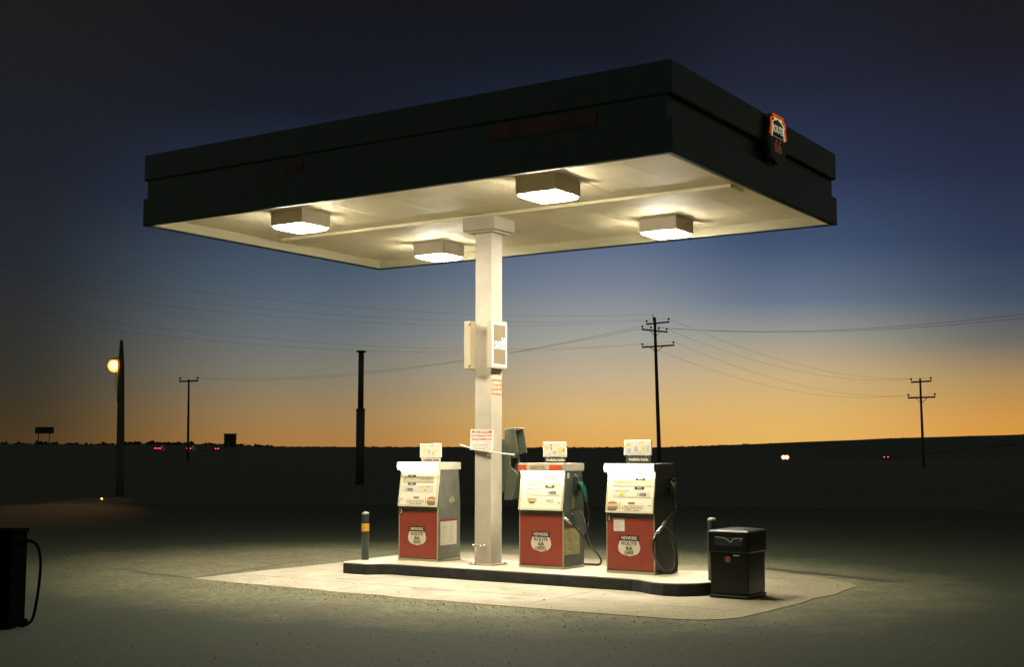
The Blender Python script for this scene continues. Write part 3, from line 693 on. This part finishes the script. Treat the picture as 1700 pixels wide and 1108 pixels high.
# ------------------------------------------------------------------ things on the column
tan_m = mat('sign_tan', (0.21, 0.165, 0.095), .5, noise=(3, .08))
edge_m = mat('sign_edge', (0.42, 0.36, 0.23), .5)
def boxsign(x, name, label, face):
    r = empty('column_sign', (x, 0, 2.70), label=label, cat='sign', group=None)
    s = 1 if x > 0 else -1
    a, b = (.002, .075) if s > 0 else (-.105, -.002)
    MB().box(a, b, -.235, .135, .0, .63).build('sign_box', edge_m, r, .008)
    if face:
        MB().box(.0752, .078, -.222, .122, .03, .605).build('border', white_p, r)
        MB().box(.0782, .080, -.194, .094, .06, .578).build('face', tan_m, r)
        text('lettering', 'self', .225, white_p, r, (.0805, -.048, .325), RIGHT, bold=.003, sx=.84)
        text('lettering', 'serve', .001, white_p, r, (.0805, -.02, .19), RIGHT) if False else None
    else:
        MB().box(-.108, -.106, -.222, .122, .03, .605).build('border', white_p, r)
        MB().box(-.110, -.1085, -.194, .094, .06, .578).build('face', tan_m, r)
        for zz in (.02, .57): MB().box(-.012, -.001, -.262, -.236, zz, zz + .03).build('bracket', grey_box, r)
    return r
boxsign(cw, 'r', 'tan self service box sign with white border on the right face of the column', True)
boxsign(-cw, 'l', 'box sign seen edge on, on the left face of the column', False)
stk = MB().box(cw + .0008, cw + .0025, -.118, .115, 2.36, 2.565).build('warning_sticker', orange_s)
tag(stk, 'orange sticker with white symbols on the right face of the column', 'sticker')
random.seed(9); k = MB(); X = cw + .0026
for row, z in enumerate((2.52, 2.462, 2.402)):
    y = -.105
    while y < .09:
        wd = random.uniform(.016, .028)
        if row == 1 and y < -.09:
            k.add([], []) ; ring_ = [(X, -.085 + .024 * math.cos(t * math.pi / 6), z + .024 * math.sin(t * math.pi / 6)) for t in range(13)]
            k.tube(ring_, .005, 4); y = -.04; continue
        k.box(X, X + .001, y, y + .007, z - .018, z + random.choice((.018, .008)))
        k.box(X, X + .001, y + .0071, y + wd, z + random.choice((.006, -.004)), z + .014)
        if random.random() < .6: k.box(X, X + .001, y + .0071, y + wd, z - .018, z - .011)
        y += wd + .012
k.build('printed_symbols', white_p, stk)
# white notice wired to the front of the column
ws = empty('paper_sign', (0, -cw - .02, 1.64), rz=R(0), label='white notice with orange print tied to the front of the column', cat='notice')
q = [(-.190, -.004), (.178, .002), (.186, .262), (-.176, .272)]
bp = MB().prism(q, lambda u, v, t: (u, t, v), -.010, -.006).build('panel', white_p, ws)
hb = [(-.150, .222), (.155, .216), (.163, .230), (.155, .252), (-.148, .256), (-.158, .238)]
MB().prism(hb, lambda u, v, t: (u, t, v), -.0125, -.0102).build('heading', orange_s, bp)
text('lettering', 'SELF SERVICE', .036, white_p, bp, (.0, -.0135, .237), FRONT, bold=.001, sx=1.1)
text('lettering', 'NO ATTENDANT UNTIL', .032, orange_s, bp, (.0, -.0105, .182), FRONT, bold=.001, sx=.95)
text('lettering', 'BEFORE PUMPING GAS', .032, orange_s, bp, (.0, -.0105, .137), FRONT, bold=.001, sx=.93)
k = MB()
random.seed(3)
for z, x0, x1 in ((.098, .06, .15), (.066, -.14, .14), (.048, -.13, .10), (.024, -.15, .15), (.010, -.10, .06)):
    x = x0
    while x < x1:
        l_ = random.uniform(.012, .04); k.box(x, min(x + l_, x1), -.0108, -.0101, z - .004, z + .004); x += l_ + .008
k.build('small_print', mat('faded_orange', (.55, .33, .20), .6), bp)
rod = empty('wiper_rod', (0, -cw, 1.60), label='thin white rod tied across the column under the notice', cat='rod')
MB().tube([(-.345, -.03, .108), (-.10, -.03, .045), (.15, -.04, .012)], .008, 8).build('rod', white_p, rod)
MB().tube([(.10, -.045, .015), (.30, .0, -.006), (.47, .03, -.022)], .009, 8).build('rod', white_p, rod)
MB().box(-cw, cw, -.018, -.002, .015, .042).build('strap', cream, rod)
MB().tube([(cw + .02, -.03, .03), (cw - .03, -.05, .02), (cw - .06, -.045, .055)], .010, 6).build('tie', pale_metal, rod)
# grey hood with tray behind the column
random.seed(12)
hd = empty('phone_hood', (.13, cw + .12, .98), label='grey metal hood and tray fixed behind the column at waist to head height', cat='phone hood')
q = [(-.11, .0), (.012, .0), (.112, .335), (-.02, .44), (-.03, .60), (.105, .625), (.048, .945), (-.11, .925)]
MB().prism(q, lambda u, v, t: (u, t, v), .10, .125).build('side_panel', grey_box, hd, .004)
MB().prism([(u * .96, v * .995) for u, v in q], lambda u, v, t: (u, t, v), .32, .345).build('side_panel', grey_box, hd, .004)
MB().box(-.11, .0, .126, .319, .03, .40).build('lower_box', mat('hood_dark', (.045, .052, .036), .5), hd, .006)
MB().box(-.11, -.02, .126, .319, .55, .90).build('upper_box', mat('hood_dark', (.045, .052, .036), .5), hd, .006)
MB().prism([(-.112, .930), (.052, .948), (.052, .958), (-.112, .940)], lambda u, v, t: (u, t, v), .095, .35).build('hood_top', pale_metal, hd)
MB().box(-.125, -.11, -.12, .35, .10, .80).build('mounting_plate', grey_box, hd)

# water tap at the foot of the column
tp = empty('water_tap', (-.065, -.20, IZ), label='small metal water tap on a short pipe at the foot of the column', cat='tap')
MB().tube([(0, 0, 0.001), (0, 0, .24)], .011, 8).build('riser_pipe', mat('galvanised', (.42, .38, .27), .4, metal=.5), tp)
MB().tube([(0, 0, .235), (-.012, -.02, .255), (-.02, -.035, .255)], [.014, .024, .016], 8).build('tap_head', chrome, tp)
MB().tube([(0, 0, .245), (.06, .03, .25), (.10, .06, .248)], .010, 8).build('branch_pipe', chrome, tp)
MB().tube([(.10, .055, .225), (.10, .055, .270)], .018, 8).build('valve', chrome, tp)

# ------------------------------------------------------------------ bollards
def bollard(x, y, h, label, band):
    r = empty('bollard', (x, y, IZ), label=label, cat='bollard', group='steel posts at the ends of the island')
    MB().lathe(0, 0, [(.052, .001), (.050, h - .04), (.046, h - .018), (.032, h - .005), (.002, h)], 20).build('post', bol_m, r)
    if band: MB().lathe(0, 0, [(.0535, h - .26), (.0545, h - .255), (.0540, h - .16), (.0530, h - .155)], 20).build('yellow_band', bolband, r)
    MB().lathe(0, 0, [(.0505, h - .032), (.0475, h - .016), (.033, h - .002), (.002, h + .003)], 20).build('worn_cap', mat('bare_cap', (.40, .36, .27), .5, noise=(40, .5)), r)
    return r
bollard(-1.785, -.345, .645, 'dark round post with a yellow band on the left end of the island', True)
bollard(3.29, -.275, .714, 'dark round post behind the black bin, only its pale top showing', None)

# ------------------------------------------------------------------ waste bin
tr = empty('waste_bin', (3.66, -.415, .007), label='black square waste bin with a raised hood at the right end of the island', cat='bin')
a, b = .228, .245
MB().box(-a - .006, a + .006, -b - .006, b + .006, .001, .045).build('foot_ring', black_pl, tr, .008)
MB().loft([[(sx * (a - .004), sy * (b - .004), .046) for sx, sy in ((-1, -1), (1, -1), (1, 1), (-1, 1))], [(sx * a, sy * b, .50) for sx, sy in ((-1, -1), (1, -1), (1, 1), (-1, 1))]]).build('body', black_pl, tr, .012)
MB().box(-a - .014, a + .014, -b - .014, b + .014, .501, .735).build('hood', black_pl, tr, .014)
MB().loft([[(sx * (a + .012), sy * (b + .012), .736) for sx, sy in ((-1, -1), (1, -1), (1, 1), (-1, 1))], [(sx * (a - .01), sy * (b - .01),   .745) for sx, sy in ((-1, -1), (1, -1), (1, 1), (-1, 1))], [(sx * .09, sy * .1, .766) for sx, sy in ((-1, -1), (1, -1), (1, 1), (-1, 1))]]).build('lid', mat('lid_plastic', (.03, .029, .023), .38), tr, .006)
MB().box(-a - .010, a + .012, -b - .0165, -b - .004, .728, .7375).build('lid_highlight_strip', mat('lid_edge_highlight', (.34, .33, .27), .35), tr)  # pale strip paints the highlight on the front edge of the lid
MB().box(-.16, .17, -b - .0165, -b - .0142, .575, .675).build('flap', mat('flap', (.006, .007, .006), .5), tr)
cr = [(-.150, .672), (-.05, .664), (.0, .640), (.035, .618), (.06, .655), (.12, .662), (.175, .664)]
MB().tube(smooth_path([(u, -b - .018, v) for u, v in cr], 3), .003, 5).build('crumpled_liner', mat('liner', (.35, .38, .34), .25), tr)
MB().tube([(.165, -b - .018, .66), (.14, -b - .019, .630)], .0025, 5).build('crumpled_liner', mat('liner', (.35, .38, .34), .25), tr)
MB().box(.055, .125, -b - .010, -b - .004, .470, .482).build('handle_slot', mat('liner', (.35, .38, .34), .25), tr)
MB().prism([(-.01 + .036 * math.cos(t * math.pi / 7), .43 + .036 * math.sin(t * math.pi / 7)) for t in range(14)], lambda u, v, t: (u, t, v), -b - .007, -b - .0035).build('round_decal', mat('orange_decal', (.17, .04, .012), .6), tr)
MB().box(-a + .01, a - .02, -b - .0125, -b - .0085, .030, .036).build('foot_highlight_rim', mat('rim', (.10, .14, .13), .3), tr)  # paler rim paints the highlight along the foot

# ------------------------------------------------------------------ dark dispenser cut by the left edge
_d = 11.8; _t = (28 - 850) / FPX; _c, _s = math.cos(YAW), math.sin(YAW)
ld = empty('air_hose_cabinet', (CX + _d * (-_s + _t * _c), CY + _d * (_c + _t * _s), 0.001), rz=YAW, label='unlit black cabinet with a thin hanging hose, cut by the left edge of the photo', cat='cabinet')
dk = mat('unlit_cabinet', (.002, .002, .0015), .9, spec=0)
MB().box(-.62, .02, -.02, .42, 0.002, .05).build('foot', dk, ld, .01)
MB().box(-.60, 0, 0, .40, .051, .86).build('cabinet', dk, ld, .015)
MB().box(-.61, .012, -.012, .41, .861, .90).build('cabinet_lid', dk, ld, .01)
MB().tube([Vector(p) for p in smooth_path([(-.005, .12, .74), (.10, .10, .80), (.20, .09, .76), (.240, .09, .62), (.235, .09, .42), (.215, .09, .24), (.18, .09, .08), (.10, .10, .022), (.03, .16, .022)])], .013, 8).build('hose', dk, ld)

# ------------------------------------------------------------------ poles
def onwire(p, q, sag, n=26):
    p, q = Vector(p), Vector(q); return [p.lerp(q, i / n) - Vector((0, 0, sag * 4 * (i / n) * (1 - i / n))) for i in range(n + 1)]
rgt = Vector((math.cos(YAW), math.sin(YAW), 0)); fwd = Vector((-math.sin(YAW), math.cos(YAW), 0))
def utility_pole(px, D, ytop, lean, arms, label, r0, steel_pin=False, braces=True):
    b = far(px, D); b.z = terrain(b.x, b.y)
    r = empty('utility_pole', tuple(b), YAW, label=label, cat='utility pole', group='wooden utility poles along the horizon')
    h = zpx(ytop, D) - b.z; lx = lean / FPX * D
    MB().tube([(lx * i / 6, 0, -.01 + (h + .01) * i / 6) for i in range(7)], [r0 * (1 - .38 * i / 6) for i in range(7)], 10).build('pole', wood, r)
    m2 = lambda y: zpx(y, D) - b.z
    ends = []
    for (pl, pr, yl_, yr_, br, insul, yaw) in arms:
        x0_, x1_ = (pl - px) / FPX * D, (pr - px) / FPX * D
        z0_, z1_ = m2(yl_), m2(yr_); L = x1_ - x0_; yy = math.tan(yaw) * L / 2
        th = .06 * D / 90
        ar = MB(); ar.tube([(x0_, -.2 - yy, z0_), (x1_, -.2 + yy, z1_)], th, 4); ar = ar.build('crossarm', wood, r)
        if br:
            xm = lx * (z0_ + z1_) / 2 / h; zm = (z0_ + z1_) / 2
            for s, f_ in ((-1, x0_), (1, x1_)):
                MB().tube([(xm, -.16, zm - .26 * D / 90 * 1.6), (xm + (f_ - xm) * .45, -.18, (z0_ if s < 0 else z1_) * .45 + zm * .55)], .022 * D / 90, 4).build('brace', steel_d, ar)
        for u in insul:
            x_ = x0_ + L * u; z_ = z0_ + (z1_ - z0_) * u; y_ = -.2 + yy * (2 * u - 1)
            q_ = D / 90
            MB().lathe(x_, y_, [(.015 * q_, z_ + .05), (.015 * q_, z_ + .14 * q_), (.06 * q_, z_ + .15 * q_), (.08 * q_, z_ + .22 * q_), (.05 * q_, z_ + .28 * q_), (.01, z_ + .29 * q_)], 8).build('insulator', steel_d, ar)
            ends.append(b + rgt * x_ + fwd * y_ + Vector((0, 0, z_ + .25 * q_)))
    if steel_pin:
        MB().tube([(lx - .10, 0, h - .3), (lx - .12, 0, h + .2)], .035, 6).build('top_pin', steel_d, r)
        ends.append(b + rgt * lx + Vector((0, 0, h + .2)))
    return r, ends
mp, me_ = utility_pole(1094, 90, 527, -6, [
    (1073, 1112, 539, 535, False, (0.03, .97), 0.0),
    (1065.5, 1109, 547.5, 552, True, (.03, .36, .66, .96), 0.0),
    (1065.5, 1120, 577.5, 574, True, (.02, .97), 0.0)],
    'tall wooden pole with three crossarms standing behind dispenser 1', .155, True)
rp, re_ = utility_pole(1530, 130, 629, -2, [(1512, 1545.5, 635.5, 633.5, False, (.0, .98), 0), (1506, 1551.5, 661.5, 660, True, (.02, .98), 0)],
    'far wooden pole with two crossarms on the rise at the right', .16)
lp, le_ = utility_pole(314.5, 153, 631, -1.5, [(297.5, 329.5, 634.5, 633.5, False, (.05, .95), 0)],
    'far wooden pole with a single crossarm, left of the steel stack', .17)
def wire(p, q, sag, label, r=.007, grp='overhead wires'):
    o = MB().tube(onwire(p, q, sag), r, 5).build('overhead_wire', wire_m)
    return tag(o, label, 'wire', grp)
L0, L1 = le_
for i, (a_, b_, sg) in enumerate(((me_[0], re_[0], 1.5), (me_[1], re_[1], 1.5), (me_[6], re_[2], 1.6), (me_[7], re_[3], 1.6))):
    wire(a_, b_, sg, ('upper', 'second', 'third', 'lowest')[i] + ' of the wires running from the three-armed pole to the far right pole')
wire(me_[2], L0, 1.6, 'lower wire from the three-armed pole to the single-armed pole', .009)
wire(me_[3], L1, 1.3, 'upper wire from the three-armed pole to the single-armed pole', .009)
e = far(2050, 60); e.z = zpx(468, 60)
wire(me_[5], e, 1.0, 'upper wire climbing from the three-armed pole out of the right edge', .009)
e = far(2050, 60); e.z = zpx(480, 60)
wire(me_[4], e, 1.0, 'lower wire climbing from the three-armed pole out of the right edge', .009)
for i, (s_, yl_, sg) in enumerate(((me_[0], 405, 1.7), (me_[1], 388, 1.7), (me_[6], 455, 1.9), (me_[7], 440, 1.9), (me_[8], 370, 1.5))):
    e = far(-380, 62); e.z = zpx(yl_, 62)
    wire(s_, e, sg, ('second', 'third', 'lowest', 'fourth', 'topmost')[i] + ' of the wires passing behind the column from the three-armed pole to the left edge', .0045)

# steel stack pole
b = far(599, 60); b.z = terrain(b.x, b.y)
sk = empty('steel_pole', tuple(b), label='thick dark steel pole with a flat cap and a wider lower half', cat='steel pole')
zt, zm = zpx(584, 60) - b.z, zpx(681, 60) - b.z
MB().cyl(0, 0, .001, zm, .205, .205, 16).build('lower_tube', steel_d, sk)
MB().cyl(0, 0, zm + .001, zt - .05, .138, .132, 16).build('upper_tube', steel_d, sk)
MB().cyl(0, 0, zm - .05, zm + .04, .216, .216, 16).build('collar', steel_d, sk)
MB().lathe(0, 0, [(.02, zt - .055), (.22, zt - .05), (.25, zt - .01), (.20, zt + .03), (.02, zt + .035)], 16).build('cap_plate', steel_d, sk)

# street lamp on the left
b = far(204, 45); b.z = terrain(b.x, b.y)
sl = empty('street_lamp', tuple(b), YAW, label='thick wooden pole with a glowing orange lamp at the left', cat='street lamp')
h = zpx(565, 45)
MB().tube([(-.10 * i / 6, 0, -.01 + h * i / 6) for i in range(7)], [.155 - .055 * i / 6 for i in range(6)] + [.055], 12).build('pole', wood, sl)
zl = zpx(608, 45)
MB().tube(smooth_path([(-.16, 0, zl + .26), (-.24, -.05, zl + .30), (-.33, -.08, zl + .24)], 4), .018, 6).build('lamp_arm', mat('arm_metal', (.5, .4, .25), .35, metal=.6), sl)
MB().lathe(-.33, -.08, [(.03, zl + .25), (.14, zl + .215), (.15, zl + .19), (.03, zl + .185)], 16).build('lamp_shade', mat('arm_metal', (.5, .4, .25), .35, metal=.6), sl)
MB().sphere((-.33, -.08, zl), .16, 16).build('lamp_globe', sodium, sl)
dish = [(.02, .10), (.10, .085), (.19, .05), (.245, .0), (.25, -.015), (.235, -.005), (.18, .035), (.09, .068), (.02, .08)]  # dish added behind the globe to stand in for its orange halo
nn = 20; MB().loft([[(-.33 + r_ * math.cos(2 * math.pi * q / nn), -.08 + .10 + y_, zl + r_ * math.sin(2 * math.pi * q / nn)) for q in range(nn)] for r_, y_ in dish], smooth=True).build('halo_dish', mat('halo_dish', (.55, .40, .25), .45), sl)
MB().tube([(-.165, -.13, zl + .22), (-.15, -.13, zl - 1.3)], .014, 6).build('conduit', mat('arm_metal', (.5, .4, .25), .35, metal=.6), sl)
MB().tube([(-.235, -.12, zl + .16), (-.21, -.14, zl - .9)], .010, 6).build('lamp_cable', mat('arm_metal', (.5, .4, .25), .35, metal=.6), sl)
sp_ = bpy.data.lights.new('lamp_beam', 'SPOT'); sp_.energy = 700; sp_.color = (1.0, .48, .16); sp_.spot_size = R(34); sp_.spot_blend = .9; sp_.shadow_soft_size = .15
so_ = bpy.data.objects.new('lamp_beam', sp_); COL.objects.link(so_); so_.parent = sl; so_.location = (-.33, -.30, zl - .05)
tgt = far(70, 34.8, 0); src = b + rgt * (-.33) + fwd * (-.30) + Vector((0, 0, zl))
dv = Matrix.Rotation(-YAW, 3, 'Z') @ (tgt - src); so_.rotation_euler = dv.to_track_quat('-Z', 'Y').to_euler()
# bare dirt drive under it
pts = [tuple(far(px, D).xy) for px, D in ((20, 33.5), (60, 33), (110, 33.8), (150, 35), (190, 37), (230, 41), (200, 44), (140, 43), (90, 40), (40, 36))]
sheet('dirt_drive', pts, -0.004, ground_mat('pale_dirt', (.20, .15, .09), (.15, .11, .07), (.11, .08, .05), .6, 2.5), 'pale bare dirt drive beneath the street lamp', .003)
b = far(175, 40)
ms = empty('marker_stake', (b.x, b.y, .0), label='short stake with a tiny orange marker lamp below the street lamp', cat='marker')
MB().box(-.02, .02, -.008, .008, -.01, .12).build('stake', wood, ms)
MB().sphere((0, -.02, .10), .026, 10).build('marker_lamp', marker_e, ms)

# ------------------------------------------------------------------ far building, billboard, scrub, highway and cars
b = far(382, 520); b.z = terrain(b.x, b.y) - .3
fb = empty('far_building', tuple(b), YAW, label='small blocky building rising above the left horizon', cat='building')
MB().box(-2.1, 2.1, 0, 4, 0, zpx(722.5, 520) - b.z).build('wall', wallblk, fb)
zz = zpx(722.5, 520) - b.z
MB().box(-2.4, 2.3, -.2, 4.2, zz + .01, zpx(720.8, 520) - b.z).build('roof', wallblk, fb)
MB().box(-.5, .5, -.06, -.01, 0.01, 2.1).build('door', steel_d, fb)
b = far(76, 300); b.z = terrain(b.x, b.y)
bb = empty('billboard', tuple(b), YAW, label='dim billboard on posts above the horizon at the far left', cat='billboard')
MB().box(-2.2, 2.2, -.1, .1, zpx(721, 300) - b.z, zpx(710, 300) - b.z).build('board', wallblk, bb)
for sx in (-1.3, 1.3): MB().box(sx - .08, sx + .08, -.25, -.11, -.05, zpx(712, 300) - b.z).build('post', wood, bb)

random.seed(21); k = MB()
def clump(px, D, w_, h_):
    c_ = far(px, D); z = terrain(c_.x, c_.y)
    for i in range(14):
        a_ = random.uniform(0, 6.28); rr = w_ * random.random() ** .6; hh = h_ * random.uniform(.15, 1) * (1 - .5 * rr / w_)
        p = c_ + rgt * rr * math.cos(a_) + fwd * rr * math.sin(a_) + Vector((0, 0, z + hh - .2)); s_ = random.uniform(.18, .42) * h_
        n_ = Vector((random.uniform(-1, 1), random.uniform(-1, 1), random.uniform(-1, 1))).normalized(); u_ = n_.orthogonal().normalized() * s_; v_ = n_.cross(u_)
        k.add([p - u_ - v_, p + u_ - v_ * .6, p + u_ * .7 + v_, p - u_ + v_], [(0, 1, 2, 3)])
    k.add([c_ + Vector((0, 0, z - .3)) - rgt * w_ * .5, c_ + Vector((0, 0, z - .3)) + rgt * w_ * .5, c_ + Vector((0, 0, z + h_ * .5))], [(0, 1, 2)])
for i in range(700):
    px = random.uniform(-200, 1250)
    dens = 1.0 if px < 460 else .75
    if px > 1130 and random.random() < .5: continue
    hgt = random.uniform(.4, 1.0) + (random.uniform(0, 1.2) if px < 460 and random.random() < .35 else 0) + (.6 if 210 < px < 300 and random.random() < .5 else 0)
    clump(px, random.uniform(590, 670), random.uniform(.8, 2.2), hgt * (1.0 if px < 460 else .75))
for i in range(110): clump(random.uniform(1250, 1900), random.uniform(610, 660), random.uniform(.6, 1.3), random.uniform(.2, .45))
tag(k.build('far_scrub', scrub_m), 'low dark scrub and bushes along the horizon', None, None, 'stuff')

HW = [far(p, D) for p, D in ((-600, 330), (0, 330), (270, 340), (330, 345), (400, 350), (700, 330), (1000, 310), (1298, 300), (1465, 440), (1800, 560))]
path = smooth_path([(p.x, p.y, 0) for p in HW], 8)
k = MB(); vs = []
for i, p in enumerate(path):
    d_ = (path[min(i + 1, len(path) - 1)] - path[max(i - 1, 0)]).normalized(); n_ = Vector((-d_.y, d_.x, 0))
    for s_ in (-4, 4):
        q_ = p + n_ * s_; vs.append((q_.x, q_.y, terrain(q_.x, q_.y) + .08))
k.add(vs, [(2 * i, 2 * i + 1, 2 * i + 3, 2 * i + 2) for i in range(len(path) - 1)])
tag(k.build('highway', mat('far_asphalt', (.04, .04, .035), .9)), 'far highway crossing the dark plain', None, None, 'structure')
def car(px, D, ylamp, m, label, rz=0.0, wide=1.45, lampr=.13):
    b = far(px, D); zl = zpx(ylamp, D); b.z = zl - .75
    r = empty('car', tuple(b), YAW + rz, label=label, cat='car', group='cars on the far highway')
    body = [(-2.2, .28), (2.15, .28), (2.2, .75), (1.3, .92), (.7, .95), (-2.1, .98), (-2.25, .70)]
    MB().prism(body, lambda u, v, t: (t, -u if False else u, v), -.85, .85).build('body', carpaint, r, .05)
    cab = [(-1.9, .99), (.8, .96), (.2, 1.42), (-1.4, 1.44)]
    MB().prism(cab, lambda u, v, t: (t, u, v), -.72, .72).build('cabin', glass_d, r, .04)
    for sx in (-1, 1):
        for sy in (-1.35, 1.3):
            wv = MB().loft([[(x_, sy + .31 * math.cos(t * math.pi / 8), .31 + .31 * math.sin(t * math.pi / 8)) for t in range(16)] for x_ in (sx * .66, sx * .87)]).build('wheel', rubber, r)
        MB().sphere((sx * wide / 2, -2.27, .75), lampr, 8).build('tail_lamp', m, r)
    return r
tl2 = mat('tail_lamp_wide', (.5, .02, .02), .4, emit=(1.0, .04, .10), estr=2.2)
c1_ = car(268, 340, 745.2, tl2, 'car with a long red tail light, furthest left on the highway', 0, 1.35, .2)
MB().box(-.85, .85, -2.32, -2.27, .66, .84).build('light_bar', tl2, c1_)
car(319, 345, 745.3, taillight, 'small car with a pair of red tail lights below the single-armed pole', 0, 1.0, .16)
car(360.5, 350, 745.8, taillight, 'small car with red lights just left of the blocky building', R(20), .7, .17)
car(1298, 300, 759.5, headlight, 'car with glaring pinkish lights below the right horizon', 0, .8, .5)
car(1465, 440, 759.0, taillight, 'furthest car with two faint red lights at the right', 0, 1.3, .20)

# ------------------------------------------------------------------ thin night haze round the whole scene
if HAZE > 0:
    hz = MB().box(-750, 750, -750, 750, -20, 14)
    hm = bpy.data.materials.new('haze'); hm.use_nodes = True; t = hm.node_tree; t.nodes.clear()
    o_ = t.nodes.new('ShaderNodeOutputMaterial'); v_ = t.nodes.new('ShaderNodeVolumePrincipled')
    v_.inputs['Color'].default_value = (.9, .92, 1.0, 1); v_.inputs['Density'].default_value = HAZE; v_.inputs['Anisotropy'].default_value = .88
    t.links.new(v_.outputs[0], o_.inputs['Volume'])
    tag(hz.build('haze', hm), 'thin night haze', None, None, 'stuff')
